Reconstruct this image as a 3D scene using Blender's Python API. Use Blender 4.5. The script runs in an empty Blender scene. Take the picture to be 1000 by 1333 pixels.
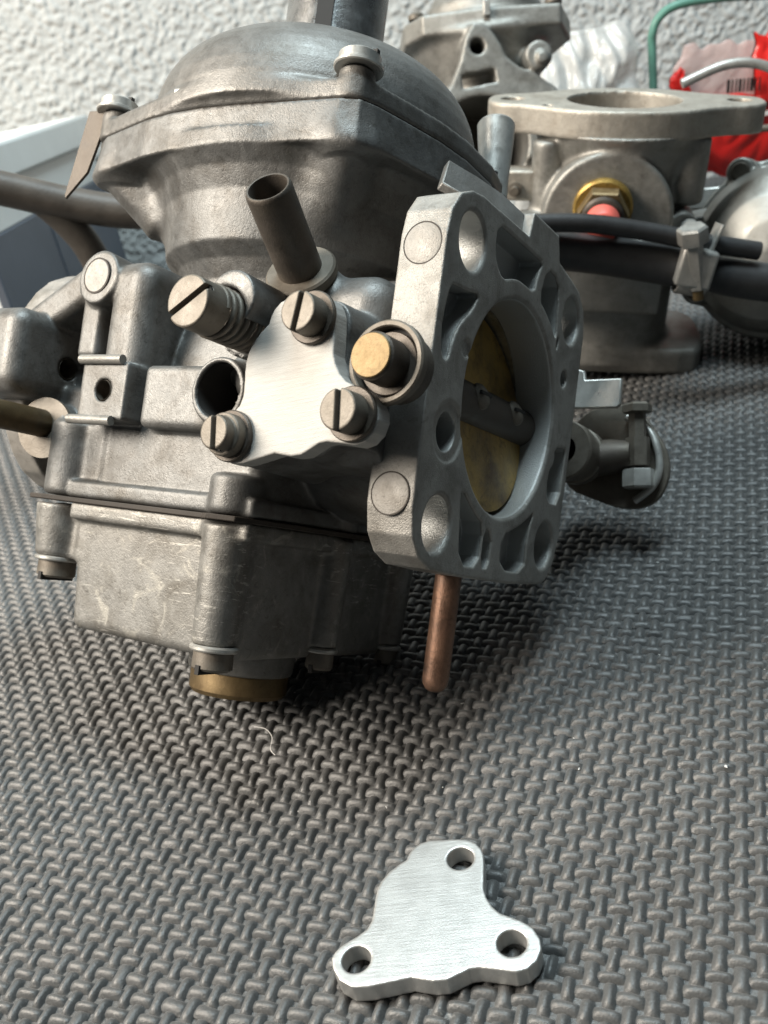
import bpy, bmesh, math, random
import numpy as np
from mathutils import Matrix, Vector

S = 0.001                      # every length below is written in millimetres
sc = bpy.context.scene
col = sc.collection
rnd = random.Random(7)
nrs = np.random.RandomState(5)

# ------------------------------------------------------------------ camera
cam_d = bpy.data.cameras.new('camera')
cam = bpy.data.objects.new('camera', cam_d)
col.objects.link(cam)
CAM_R = ((0.97750, -0.09775, -0.18690),      # image right in world
         (-0.21092, -0.45303, -0.86619),     # image down
         (0.0, 0.88612, -0.46345))           # view direction
CAM_P = Vector((0, 0, 137.2))
r_, d_, f_ = (Vector(v) for v in CAM_R)
cam.matrix_world = Matrix((
    (r_.x, -d_.x, -f_.x, CAM_P.x * S), (r_.y, -d_.y, -f_.y, CAM_P.y * S),
    (r_.z, -d_.z, -f_.z, CAM_P.z * S), (0, 0, 0, 1)))
cam_d.sensor_fit = 'VERTICAL'
cam_d.sensor_height = 24
cam_d.lens = 24 * 1198.9 / 1333
cam_d.clip_start = 0.005
cam_d.clip_end = 20
cam_d.dof.use_dof = True
cam_d.dof.focus_distance = 0.178
cam_d.dof.aperture_fstop = 20
sc.camera = cam

# ------------------------------------------------------------------ world, lamps, exposure
wd = bpy.data.worlds.new('World')
sc.world = wd
wd.use_nodes = True
bg = wd.node_tree.nodes['Background']
bg.inputs[0].default_value = (0.80, 0.92, 1.0, 1)
bg.inputs[1].default_value = 0.045
def area(name, loc, target, size, power, colour, sy=None):
    l = bpy.data.lights.new(name, 'AREA')
    l.energy = power
    l.color = colour
    l.size = size * S
    if sy:
        l.shape = 'RECTANGLE'; l.size_y = sy * S
    o = bpy.data.objects.new(name, l)
    col.objects.link(o)
    o.location = Vector(loc) * S
    o.rotation_euler = (Vector(target) - Vector(loc)).to_track_quat('-Z', 'Y').to_euler()
    return o
area('work_lamp', (-590, 110, 590), (-20, 190, 40), 400, 16.0, (1.0, 0.90, 0.78))
area('ceiling_light', (150, 260, 850), (60, 230, 0), 220, 8.0, (0.78, 0.94, 1.0), 420)
sc.view_settings.view_transform = 'Standard'
sc.view_settings.look = 'None'
sc.view_settings.exposure = 0.0
sc.view_settings.gamma = 1
sc.cycles.use_denoising = True
sc.cycles.max_bounces = 6
sc.cycles.sample_clamp_indirect = 6

# ------------------------------------------------------------------ object helpers
def tag(o, label=None, cat=None, group=None, kind=None):
    if label: o['label'] = label
    if cat: o['category'] = cat
    if group: o['group'] = group
    if kind: o['kind'] = kind
    return o

def empty(name, loc=(0, 0, 0), mat=None):
    o = bpy.data.objects.new(name, None)
    o.empty_display_size = 0.01
    col.objects.link(o)
    if mat is not None: o.matrix_world = mat
    else: o.location = Vector(loc) * S
    return o

def link(name, me, mat, parent=None, smooth=True):
    if mat is not None and not me.materials: me.materials.append(mat)
    if smooth and len(me.polygons):
        me.polygons.foreach_set('use_smooth', [True] * len(me.polygons))
    o = bpy.data.objects.new(name, me)
    col.objects.link(o)
    if parent is not None: o.parent = parent
    return o

def mesh_np(name, V, F):
    me = bpy.data.meshes.new(name)
    V = np.asarray(V, np.float32) * S
    F = np.asarray(F, np.int32)
    n = F.shape[1]
    me.vertices.add(len(V)); me.vertices.foreach_set('co', V.ravel())
    me.loops.add(F.size); me.loops.foreach_set('vertex_index', F.ravel())
    me.polygons.add(len(F))
    me.polygons.foreach_set('loop_start', np.arange(0, F.size, n, dtype=np.int32))
    me.polygons.foreach_set('loop_total', np.full(len(F), n, np.int32))
    me.update(calc_edges=True); me.validate()
    return me

def mesh_py(name, V, F):
    me = bpy.data.meshes.new(name)
    me.from_pydata([tuple(c * S for c in v) for v in V], [], F)
    me.update()
    return me

def sharp(o, ang=35):
    me = o.data
    bm = bmesh.new(); bm.from_mesh(me)
    bmesh.ops.recalc_face_normals(bm, faces=bm.faces)
    for e in bm.edges:
        e.smooth = not (len(e.link_faces) == 2 and e.calc_face_angle(0) > math.radians(ang))
    bm.to_mesh(me); bm.free()
    return o

def bevel(o, w, seg=2, ang=35):
    m = o.modifiers.new('bevel', 'BEVEL')
    m.width = w * S; m.segments = seg; m.limit_method = 'ANGLE'; m.angle_limit = math.radians(ang)
    m.harden_normals = False
    return o

def frame(axis):
    a = Vector(axis).normalized()
    h = Vector((0, 0, 1)) if abs(a.z) < .9 else Vector((1, 0, 0))
    u = a.cross(h).normalized(); v = a.cross(u)
    return a, u, v

def lathe(name, p, axis, prof, mat, parent=None, n=40, ang=30):
    """revolve (radius, height) pairs about an axis through p"""
    a, u, v = frame(axis); p = Vector(p)
    V, F, rings = [], [], []
    for r, h in prof:
        if r < 1e-4:
            rings.append([len(V)]); V.append(p + a * h)
        else:
            rings.append(list(range(len(V), len(V) + n)))
            for i in range(n):
                t = 2 * math.pi * i / n
                V.append(p + a * h + (u * math.cos(t) + v * math.sin(t)) * r)
    for A, B in zip(rings, rings[1:]):
        for i in range(n):
            j = (i + 1) % n
            if len(A) == 1 and len(B) == 1: continue
            if len(A) == 1: F.append((A[0], B[i], B[j]))
            elif len(B) == 1: F.append((A[i], A[j], B[0]))
            else: F.append((A[i], A[j], B[j], B[i]))
    o = link(name, mesh_py(name, V, F), mat, parent)
    return sharp(o, ang)

def catmull(P, sub=8, closed=False):
    P = [Vector(p) for p in P]; out = []; n = len(P)
    rng = range(n if closed else n - 1)
    for i in rng:
        g = (lambda k: P[k % n]) if closed else (lambda k: P[max(0, min(n - 1, k))])
        a, b, c, d = g(i - 1), g(i), g(i + 1), g(i + 2)
        for s in range(sub):
            t = s / sub
            out.append(0.5 * ((2 * b) + (c - a) * t + (2 * a - 5 * b + 4 * c - d) * t * t + (3 * b - a - 3 * c + d) * t ** 3))
    if not closed: out.append(P[-1])
    return out

def tube(name, path, r, mat, parent=None, n=16, cap=True, rfun=None, sub=8, smooth_path=True):
    P = catmull(path, sub) if smooth_path and len(path) > 2 else [Vector(p) for p in path]
    V, F = [], []
    T0 = (P[1] - P[0]).normalized(); _, u, v = frame(T0); prev = T0
    for i, p in enumerate(P):
        T = (P[min(i + 1, len(P) - 1)] - P[max(i - 1, 0)]).normalized()
        q = prev.rotation_difference(T); u = q @ u; v = q @ v; prev = T
        rr = r if rfun is None else rfun(i / (len(P) - 1))
        for k in range(n):
            t = 2 * math.pi * k / n
            V.append(p + (u * math.cos(t) + v * math.sin(t)) * rr)
    for i in range(len(P) - 1):
        for k in range(n):
            j = (k + 1) % n
            F.append((i * n + k, i * n + j, (i + 1) * n + j, (i + 1) * n + k))
    if cap:
        F.append(tuple(range(n))[::-1]); F.append(tuple(range((len(P) - 1) * n, len(P) * n)))
    o = link(name, mesh_py(name, V, F), mat, parent)
    return sharp(o, 50)

def slab(name, poly, to3, a0, a1, mat, parent=None, bev=0.3, seg=2):
    """extrude a 2-D outline between two offsets; to3(u, v, a) gives the point"""
    n = len(poly)
    V = [to3(u, v, a0) for u, v in poly] + [to3(u, v, a1) for u, v in poly]
    F = [tuple(range(n))[::-1], tuple(range(n, 2 * n))]
    F += [(i, (i + 1) % n, n + (i + 1) % n, n + i) for i in range(n)]
    o = link(name, mesh_py(name, V, F), mat, parent)
    sharp(o, 30)
    if bev: bevel(o, bev, seg, 40)
    return o

def block(name, c, half, mat, parent=None, bev=0.4, R=None):
    c = Vector(c)
    V = []
    for sx in (-1, 1):
        for sy in (-1, 1):
            for sz in (-1, 1):
                d = Vector((sx * half[0], sy * half[1], sz * half[2]))
                V.append(c + (R @ d if R is not None else d))
    F = [(0, 1, 3, 2), (4, 6, 7, 5), (0, 4, 5, 1), (2, 3, 7, 6), (0, 2, 6, 4), (1, 5, 7, 3)]
    o = link(name, mesh_py(name, V, F), mat, parent)
    sharp(o, 30)
    if bev: bevel(o, bev, 2)
    return o

# ------------------------------------------------------------------ solid castings from distance fields
def chaikin(P, it=2):
    P = [tuple(p) for p in P]
    for _ in range(it):
        Q = []
        for a, b in zip(P, P[1:] + P[:1]):
            Q.append((.75 * a[0] + .25 * b[0], .75 * a[1] + .25 * b[1]))
            Q.append((.25 * a[0] + .75 * b[0], .25 * a[1] + .75 * b[1]))
        P = Q
    return P

def poly2(P, U, W):
    """signed distance to polygon P on arrays U, W"""
    P = np.asarray(P, np.float32)
    d = np.full(np.broadcast(U, W).shape, 1e9, np.float32); s = np.ones(d.shape, np.float32)
    n = len(P)
    for i in range(n):
        a, b = P[i], P[i - 1]
        ex, ey = b - a
        wx, wy = U - a[0], W - a[1]
        t = np.clip((wx * ex + wy * ey) / (ex * ex + ey * ey + 1e-12), 0, 1)
        d = np.minimum(d, (wx - ex * t) ** 2 + (wy - ey * t) ** 2)
        c1 = W >= a[1]; c2 = W < b[1]; c3 = ex * wy > ey * wx
        flip = (c1 & c2 & c3) | (~c1 & ~c2 & ~c3)
        s = np.where(flip, -s, s)
    return s * np.sqrt(d)

def ext(d2, da, r):
    d2 = d2 + r; da = da + r
    return np.minimum(np.maximum(d2, da), 0) + np.sqrt(np.maximum(d2, 0) ** 2 + np.maximum(da, 0) ** 2) - r

def p_box(c, half, r=0.5, R=None):
    c = np.array(c, float); h = np.array(half, float)
    Rm = None if R is None else np.array(R, float)      # columns are the box axes
    e = h if Rm is None else np.abs(Rm) @ h
    def fn(X, Y, Z):
        x, y, z = X - c[0], Y - c[1], Z - c[2]
        if Rm is not None:
            x, y, z = (x * Rm[0, i] + y * Rm[1, i] + z * Rm[2, i] for i in range(3))
        qx, qy, qz = np.abs(x) - h[0] + r, np.abs(y) - h[1] + r, np.abs(z) - h[2] + r
        return (np.minimum(np.maximum(qx, np.maximum(qy, qz)), 0)
                + np.sqrt(np.maximum(qx, 0) ** 2 + np.maximum(qy, 0) ** 2 + np.maximum(qz, 0) ** 2) - r)
    return fn, c - e, c + e

def p_cyl(a, b, r0, r1=None, r=0.4):
    a = np.array(a, float); b = np.array(b, float)
    r1 = r0 if r1 is None else r1
    L = np.linalg.norm(b - a); ax = (b - a) / L; rm = max(r0, r1)
    cs = L / math.hypot(L, r0 - r1)
    def fn(X, Y, Z):
        x, y, z = X - a[0], Y - a[1], Z - a[2]
        t = x * ax[0] + y * ax[1] + z * ax[2]
        rad = np.sqrt(np.maximum(x * x + y * y + z * z - t * t, 0))
        return ext((rad - (r0 + (r1 - r0) * np.clip(t / L, -.2, 1.2))) * cs, np.abs(t - L / 2) - L / 2, r)
    return fn, np.minimum(a, b) - rm, np.maximum(a, b) + rm

def p_ell(c, rad):
    c = np.array(c, float); q = np.array(rad, float)
    def fn(X, Y, Z):
        k = np.sqrt(((X - c[0]) / q[0]) ** 2 + ((Y - c[1]) / q[1]) ** 2 + ((Z - c[2]) / q[2]) ** 2)
        return (k - 1) * q.min()
    return fn, c - q, c + q

def p_prism(P, axis, a0, a1, r=0.4):
    """outline in the two other axes (in x, y, z order), extruded along `axis`"""
    P = np.asarray(P, float); oth = [i for i in range(3) if i != axis]
    lo = np.zeros(3); hi = np.zeros(3)
    lo[oth] = P.min(0); hi[oth] = P.max(0); lo[axis] = a0; hi[axis] = a1
    def fn(X, Y, Z):
        G = (X, Y, Z)
        return ext(poly2(P, G[oth[0]], G[oth[1]]), np.abs(G[axis] - (a0 + a1) / 2) - (a1 - a0) / 2, r)
    return fn, lo, hi

def p_rev(P, c, axis=2):
    """revolve an (r, h) outline about an axis parallel to x, y or z through c"""
    P = np.asarray(P, float); c = np.array(c, float); rm = P[:, 0].max()
    oth = [i for i in range(3) if i != axis]
    lo = c - rm; hi = c + rm; lo[axis] = c[axis] + P[:, 1].min(); hi[axis] = c[axis] + P[:, 1].max()
    def fn(X, Y, Z):
        G = (X, Y, Z)
        rad = np.sqrt((G[oth[0]] - c[oth[0]]) ** 2 + (G[oth[1]] - c[oth[1]]) ** 2)
        return poly2(P, rad, G[axis] - c[axis])
    return fn, lo, hi

class Cast:
    def __init__(s, lo, hi, h):
        s.h = h; s.lo = np.array(lo, float)
        s.ax = [np.arange(lo[i], hi[i] + h, h, dtype=np.float32) for i in range(3)]
        s.f = np.full([len(a) for a in s.ax], 50, np.float32)
    def _sl(s, lo, hi, m):
        sl = []
        for i in range(3):
            i0 = int(np.searchsorted(s.ax[i], lo[i] - m)); i1 = int(np.searchsorted(s.ax[i], hi[i] + m))
            if i1 <= i0: return None
            sl.append(slice(i0, i1))
        G = (s.ax[0][sl[0]][:, None, None], s.ax[1][sl[1]][None, :, None], s.ax[2][sl[2]][None, None, :])
        return tuple(sl), G
    def _op(s, prim, k, sub):
        fn, lo, hi = prim
        w = s._sl(lo, hi, k + 2 * s.h + .5)
        if w is None: return s
        sl, G = w
        d = np.broadcast_to(fn(*G), s.f[sl].shape).astype(np.float32)
        a = s.f[sl]
        if sub: a = -a
        if k > 0:
            hh = np.maximum(k - np.abs(a - d), 0) / k
            o = np.minimum(a, d) - hh * hh * k * .25
        else: o = np.minimum(a, d)
        s.f[sl] = -o if sub else o
        return s
    def add(s, prim, k=0): return s._op(prim, k, False)
    def cut(s, prim, k=0): return s._op(prim, k, True)
    def mesh(s, name):
        f = s.f; h = s.h
        f[0], f[-1], f[:, 0], f[:, -1], f[:, :, 0], f[:, :, -1] = (np.maximum(g, .2) for g in
            (f[0], f[-1], f[:, 0], f[:, -1], f[:, :, 0], f[:, :, -1]))
        ins = f < 0
        c = np.zeros([n - 1 for n in f.shape], np.int8)
        for dx in (0, 1):
            for dy in (0, 1):
                for dz in (0, 1):
                    c += ins[dx:dx + c.shape[0], dy:dy + c.shape[1], dz:dz + c.shape[2]]
        act = (c > 0) & (c < 8)
        I, J, K = np.nonzero(act)
        idx = np.full(c.shape, -1, np.int32); idx[I, J, K] = np.arange(len(I))
        val = {}
        for o in [(x, y, z) for x in (0, 1) for y in (0, 1) for z in (0, 1)]:
            val[o] = f[I + o[0], J + o[1], K + o[2]]
        acc = np.zeros((len(I), 3), np.float32); cnt = np.zeros(len(I), np.float32)
        for o in val:
            for a in range(3):
                if o[a] == 0:
                    q = list(o); q[a] = 1; q = tuple(q)
                    va, vb = val[o], val[q]
                    m = (va < 0) != (vb < 0)
                    t = np.where(m, va / np.where(m, va - vb, 1), 0)
                    for i in range(3):
                        acc[:, i] += np.where(m, t if i == a else o[i], 0)
                    cnt += m
        V = s.lo + (np.stack([I, J, K], 1) + acc / cnt[:, None]) * h
        Fs = []
        for a in range(3):
            b, d = [(1, 2), (2, 0), (0, 1)][a]
            s0 = [slice(None)] * 3; s1 = [slice(None)] * 3
            s0[a] = slice(0, -1); s1[a] = slice(1, None)
            A, B = ins[tuple(s0)], ins[tuple(s1)]
            E = np.argwhere(A != B)
            E = E[(E[:, b] > 0) & (E[:, d] > 0) & (E[:, b] < f.shape[b] - 1) & (E[:, d] < f.shape[d] - 1)]
            def cell(db, dd):
                q = E.copy(); q[:, b] += db; q[:, d] += dd
                return idx[q[:, 0], q[:, 1], q[:, 2]]
            Q = np.stack([cell(-1, -1), cell(0, -1), cell(0, 0), cell(-1, 0)], 1)
            fl = ~A[E[:, 0], E[:, 1], E[:, 2]]
            Q[fl] = Q[fl][:, ::-1]
            Fs.append(Q)
        F = np.concatenate(Fs); F = F[(F >= 0).all(1)]
        return mesh_np(name, V, F)
# ------------------------------------------------------------------ materials
def new_mat(name):
    m = bpy.data.materials.new(name); m.use_nodes = True
    nt = m.node_tree
    return m, nt, nt.nodes['Principled BSDF']

def N(nt, t, **kw):
    n = nt.nodes.new(t)
    for k, v in kw.items():
        if k in n.bl_rna.properties.keys(): setattr(n, k, v)
        else: n.inputs[k].default_value = v
    return n

def noise(nt, co, scale, detail=4, rough=.6, dist=0):
    n = N(nt, 'ShaderNodeTexNoise'); n.inputs['Scale'].default_value = scale
    n.inputs['Detail'].default_value = detail; n.inputs['Roughness'].default_value = rough
    n.inputs['Distortion'].default_value = dist
    nt.links.new(co, n.inputs['Vector'])
    return n.outputs['Fac']

def ramp(nt, fac, stops):
    r = N(nt, 'ShaderNodeValToRGB')
    e = r.color_ramp.elements
    while len(e) > 1: e.remove(e[-1])
    e[0].position = stops[0][0]; e[0].color = (*stops[0][1], 1)
    for p, c in stops[1:]:
        x = e.new(p); x.color = (*c, 1)
    nt.links.new(fac, r.inputs[0])
    return r.outputs[0]

def g3(v): return (v, v, v)

def mixc(nt, fac, a, b, mode='MIX'):
    m = N(nt, 'ShaderNodeMix', data_type='RGBA', blend_type=mode)
    for sock, v in ((m.inputs[0], fac), (m.inputs[6], a), (m.inputs[7], b)):
        if isinstance(v, (int, float)): sock.default_value = v
        elif isinstance(v, tuple): sock.default_value = (*v, 1) if len(v) == 3 else v
        else: nt.links.new(v, sock)
    return m.outputs[2]

def metal(name, base, rough=.42, metallic=.9, grime=(.09, .075, .055), grime_amt=.5, mott=.25,
          grain=.25, grain_mm=.35, pit=.0, rough_var=.12, scale=1.0, brush=None, spots=None, edge=0):
    """worn cast or turned metal: mottled tone, blotchy grime, fine sand-cast grain, small pits"""
    m, nt, b = new_mat(name)
    co = N(nt, 'ShaderNodeTexCoord').outputs['Object']
    L = nt.links.new
    big = noise(nt, co, 95 * scale, 5, .68, .5)
    mid = noise(nt, co, 260 * scale, 5, .65, .3)
    fine = noise(nt, co, 1000 / grain_mm, 3, .6)
    c = mixc(nt, ramp(nt, mid, [(.3, g3(0)), (.7, g3(1))]), tuple(x * (1 - mott) for x in base), tuple(min(1, x * (1 + mott * .6)) for x in base))
    if grime_amt:
        gm = N(nt, 'ShaderNodeMath', operation='MULTIPLY')
        L(ramp(nt, big, [(.44, g3(0)), (.56, g3(.4)), (.72, g3(1))]), gm.inputs[0]); gm.inputs[1].default_value = grime_amt
        c = mixc(nt, gm.outputs[0], c, grime)
        gm2 = N(nt, 'ShaderNodeMath', operation='MULTIPLY')
        L(ramp(nt, noise(nt, co, 480 * scale, 5, .75, 1.2), [(.54, g3(0)), (.72, g3(.8))]), gm2.inputs[0]); gm2.inputs[1].default_value = grime_amt * .9
        c = mixc(nt, gm2.outputs[0], c, tuple(x * .55 for x in grime))
    if edge:
        geo = N(nt, 'ShaderNodeNewGeometry')
        ew = N(nt, 'ShaderNodeMath', operation='MULTIPLY')
        L(ramp(nt, geo.outputs['Pointiness'], [(.53, g3(0)), (.60, g3(1))]), ew.inputs[0]); ew.inputs[1].default_value = edge
        c = mixc(nt, ew.outputs[0], c, tuple(min(1, x * 1.9) for x in base))
    if spots:
        sp = ramp(nt, noise(nt, co, 130 * scale, 6, .72, 1.5), [(.56, g3(0)), (.68, g3(1))])
        c = mixc(nt, sp, c, spots)
    L(c, b.inputs['Base Color'])
    b.inputs['Metallic'].default_value = metallic
    rr = N(nt, 'ShaderNodeMapRange')
    L(mid, rr.inputs[0]); rr.inputs[1].default_value = .25; rr.inputs[2].default_value = .75
    rr.inputs[3].default_value = rough - rough_var; rr.inputs[4].default_value = rough + rough_var
    L(rr.outputs[0], b.inputs['Roughness'])
    hgt = fine
    if brush:
        mp = N(nt, 'ShaderNodeMapping'); L(co, mp.inputs[0])
        mp.inputs['Rotation'].default_value = brush[0]; mp.inputs['Scale'].default_value = brush[1]
        hb = noise(nt, mp.outputs[0], brush[2], 4, .7)
        ad = N(nt, 'ShaderNodeMath', operation='MULTIPLY_ADD'); L(hb, ad.inputs[0]); ad.inputs[1].default_value = brush[3]; L(fine, ad.inputs[2])
        hgt = ad.outputs[0]
        c2 = mixc(nt, ramp(nt, hb, [(.35, g3(.86)), (.65, g3(1.0))]), (0, 0, 0), c, 'MIX')
        L(c2, b.inputs['Base Color'])
    bp = N(nt, 'ShaderNodeBump'); bp.inputs['Strength'].default_value = grain; bp.inputs['Distance'].default_value = .00025
    L(hgt, bp.inputs['Height'])
    out = bp.outputs[0]
    if pit:
        pv = ramp(nt, noise(nt, co, 1300 * scale, 4, .65, .3), [(.36, g3(0)), (.50, g3(1))])
        bp2 = N(nt, 'ShaderNodeBump'); bp2.inputs['Strength'].default_value = pit; bp2.inputs['Distance'].default_value = .0003
        L(pv, bp2.inputs['Height']); L(out, bp2.inputs['Normal']); out = bp2.outputs[0]
    L(out, b.inputs['Normal'])
    return m

def plain(name, base, rough=.5, metallic=0, bump=0, bscale=900, var=.2, spec=.5, trans=0, alpha=1):
    m, nt, b = new_mat(name)
    co = N(nt, 'ShaderNodeTexCoord').outputs['Object']
    n = noise(nt, co, bscale, 4, .6)
    n2 = noise(nt, co, bscale * .12, 4, .6)
    c = mixc(nt, ramp(nt, n2, [(.3, g3(0)), (.7, g3(1))]), tuple(x * (1 - var) for x in base), tuple(min(1, x * (1 + var)) for x in base))
    nt.links.new(c, b.inputs['Base Color'])
    b.inputs['Roughness'].default_value = rough; b.inputs['Metallic'].default_value = metallic
    b.inputs['Specular IOR Level'].default_value = spec
    b.inputs['Transmission Weight'].default_value = trans
    b.inputs['Alpha'].default_value = alpha
    if bump:
        bp = N(nt, 'ShaderNodeBump'); bp.inputs['Strength'].default_value = bump; bp.inputs['Distance'].default_value = .0003
        nt.links.new(n, bp.inputs['Height']); nt.links.new(bp.outputs[0], b.inputs['Normal'])
    return m

M_cast = metal('cast_zinc', (.30, .288, .268), .54, .35, pit=.08, grime_amt=.6, mott=.15, edge=.5)
M_body = metal('cast_body', (.158, .159, .155), .48, .48, pit=.14, grime=(.055, .047, .036), grime_amt=.75, mott=.22, edge=.25)
M_bowl = metal('cast_bowl', (.215, .212, .2), .49, .45, pit=.16, grime=(.07, .06, .045), grime_amt=.65, mott=.22, spots=(.31, .30, .27), edge=.25)
M_flange = metal('machined_flange', (.32, .312, .292), .50, .45, grime=(.08, .07, .055), grime_amt=.6, mott=.16, grain=.6, grain_mm=.3, pit=.12, edge=.5)
M_cover = metal('dome_casting', (.168, .165, .157), .45, .5, grime=(.06, .052, .04), grime_amt=.6, mott=.16, pit=.12, edge=.15)
def scratches(m, colour, amt=.8):
    nt = m.node_tree; b = nt.nodes['Principled BSDF']
    co = N(nt, 'ShaderNodeTexCoord').outputs['Object']
    old = b.inputs['Base Color'].links[0].from_socket
    mp = N(nt, 'ShaderNodeMapping'); nt.links.new(co, mp.inputs[0])
    mp.inputs['Rotation'].default_value = (0, .5, 0); mp.inputs['Scale'].default_value = (120, 300, 1500)
    sn = noise(nt, mp.outputs[0], 1.0, 3, .7, .5)
    area_ = noise(nt, co, 48, 3, .5)
    f1 = ramp(nt, sn, [(.60, g3(0)), (.64, g3(1))])
    f2 = ramp(nt, area_, [(.48, g3(0)), (.58, g3(1))])
    mu = N(nt, 'ShaderNodeMath', operation='MULTIPLY'); nt.links.new(f1, mu.inputs[0]); nt.links.new(f2, mu.inputs[1])
    mu2 = N(nt, 'ShaderNodeMath', operation='MULTIPLY'); nt.links.new(mu.outputs[0], mu2.inputs[0]); mu2.inputs[1].default_value = amt
    nt.links.new(mixc(nt, mu2.outputs[0], old, colour), b.inputs['Base Color'])
def brighten_inside(m, colour, rough):
    # cored pockets and holes: bare metal, brightened in colour for lamp light not reaching in
    nt = m.node_tree; b = nt.nodes['Principled BSDF']; L = nt.links.new
    sep = N(nt, 'ShaderNodeSeparateXYZ'); L(N(nt, 'ShaderNodeTexCoord').outputs['Object'], sep.inputs[0])
    def step(sock, op, v):
        n = N(nt, 'ShaderNodeMath', operation=op); L(sock, n.inputs[0]); n.inputs[1].default_value = v; return n.outputs[0]
    def mul(a, c):
        n = N(nt, 'ShaderNodeMath', operation='MULTIPLY'); L(a, n.inputs[0]); L(c, n.inputs[1]); return n.outputs[0]
    ab = []
    for k in (1, 2):
        n = N(nt, 'ShaderNodeMath', operation='ABSOLUTE'); L(sep.outputs[k], n.inputs[0]); ab.append(n.outputs[0])
    f = mul(mul(step(sep.outputs[0], 'LESS_THAN', -.0006), step(sep.outputs[0], 'GREATER_THAN', -.0092)), mul(step(ab[0], 'LESS_THAN', .0334), step(ab[1], 'LESS_THAN', .0334)))
    sm = N(nt, 'ShaderNodeMath', operation='ADD'); L(ab[0], sm.inputs[0]); L(ab[1], sm.inputs[1])
    f = mul(f, step(sm.outputs[0], 'LESS_THAN', .0612))
    old = b.inputs['Base Color'].links[0].from_socket
    L(mixc(nt, f, old, colour), b.inputs['Base Color'])
    orr = b.inputs['Roughness'].links[0].from_socket
    mr = N(nt, 'ShaderNodeMix', data_type='FLOAT'); L(f, mr.inputs[0]); L(orr, mr.inputs[2]); mr.inputs[3].default_value = rough
    L(mr.outputs[0], b.inputs['Roughness'])
brighten_inside(M_flange, (.43, .44, .43), .38)
scratches(M_bowl, (.60, .585, .54), .5)
M_plate = metal('brushed_aluminium', (.60, .605, .59), .40, .75, grime_amt=0, mott=.05, grain=.22, grain_mm=.25, rough_var=.05,
                brush=((0, 0, 0.06), (60, 900, 60), 2.2, .9))
M_plate_v = metal('milled_aluminium', (.40, .392, .37), .56, .15, grime_amt=0, mott=.10, grain=.3, grain_mm=.22, rough_var=.05,
                  brush=((0, 0, 0.5), (60, 900, 60), 2.2, .9))
M_steel = metal('plated_steel', (.155, .138, .115), .52, .4, grime_amt=.7, mott=.2, grain=.2)
M_dark = metal('oxidised_steel', (.085, .073, .062), .5, .5, grime_amt=.6, mott=.3, grain=.3)
M_bright = metal('bright_zinc', (.46, .455, .43), .36, .5, grime_amt=.35, mott=.15, grain=.15)
M_brass = metal('brass', (.19, .135, .065), .52, .6, grime=(.08, .05, .022), grime_amt=.6, mott=.2, grain=.2)
M_brass_d = metal('stained_brass', (.42, .28, .08), .40, .7, grime=(.06, .03, .012), grime_amt=.9, mott=.3, grain=.2, scale=.7)
M_copper = metal('copper', (.24, .14, .095), .42, .7, grime=(.05, .036, .03), grime_amt=1.0, mott=.3, grain=.4)
M_bore = metal('bore_wall', (.36, .355, .32), .34, .7, grime=(.05, .04, .028), grime_amt=.8, mott=.3, grain=.15)
M_black = plain('dark_hollow', (.012, .011, .010), .7)  # black put in hollows as their shade; also seal ring and barcode print
M_gasket = plain('gasket_paper', (.035, .028, .022), .75, bump=.3)
M_pale = metal('pale_casting', (.34, .335, .31), .42, .5, grime_amt=.35, mott=.12, pit=.08)
M_mark = metal('cast_mark', (.26, .252, .236), .54, .4, grime_amt=.5, mott=.15, pit=.15)
M_rod = metal('brown_rod', (.10, .07, .035), .45, .6, grime_amt=.6, mott=.3)
M_neck = metal('neck_tube', (.24, .245, .245), .30, .8, grime_amt=.5, mott=.2)
M_rubber = plain('black_rubber', (.030, .030, .031), .48, bump=.25, bscale=1500, var=.25)
# ------------------------------------------------------------------ the foam mat with its moulded weave
def foam(name):
    m, nt, b = new_mat(name)
    co = N(nt, 'ShaderNodeNewGeometry').outputs['Position']
    L = nt.links.new
    big = noise(nt, co, 14, 5, .6)
    fin = noise(nt, co, 2600, 3, .7)
    c = mixc(nt, ramp(nt, big, [(.3, g3(0)), (.7, g3(1))]), (.046, .047, .047), (.066, .067, .066))
    c = mixc(nt, ramp(nt, fin, [(.35, g3(0)), (.7, g3(.45))]), c, (.125, .127, .126))
    dust = ramp(nt, noise(nt, co, 330, 4, .75, 1.), [(.66, g3(0)), (.72, g3(.5))])
    c = mixc(nt, dust, c, (.34, .33, .31))
    L(c, b.inputs['Base Color'])
    b.inputs['Roughness'].default_value = .37
    b.inputs['Specular IOR Level'].default_value = .6
    b.inputs['Sheen Weight'].default_value = .12
    bp = N(nt, 'ShaderNodeBump'); bp.inputs['Strength'].default_value = .55; bp.inputs['Distance'].default_value = .00022
    L(fin, bp.inputs['Height']); L(bp.outputs[0], b.inputs['Normal'])
    return m
M_foam = foam('foam_rubber')
CELL = 3.2
YAW = math.radians(-24.2)
UV = Vector((math.cos(YAW), math.sin(YAW), 0)); VV = Vector((math.sin(YAW), -math.cos(YAW), 0))
mat_o = link('foam_mat', mesh_py('foam_mat', [(-520, -40, -1.28), (560, -40, -1.28), (560, 660, -1.28), (-520, 660, -1.28),
                                              (-520, -40, -9), (560, -40, -9), (560, 660, -9), (-520, 660, -9)],
             [(0, 1, 2, 3), (0, 4, 5, 1), (1, 5, 6, 2), (2, 6, 7, 3), (3, 7, 4, 0), (7, 6, 5, 4)]), M_foam, smooth=False)
tag(mat_o, 'dark grey foam mat with a moulded basket weave surface', None, kind='structure')
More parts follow.
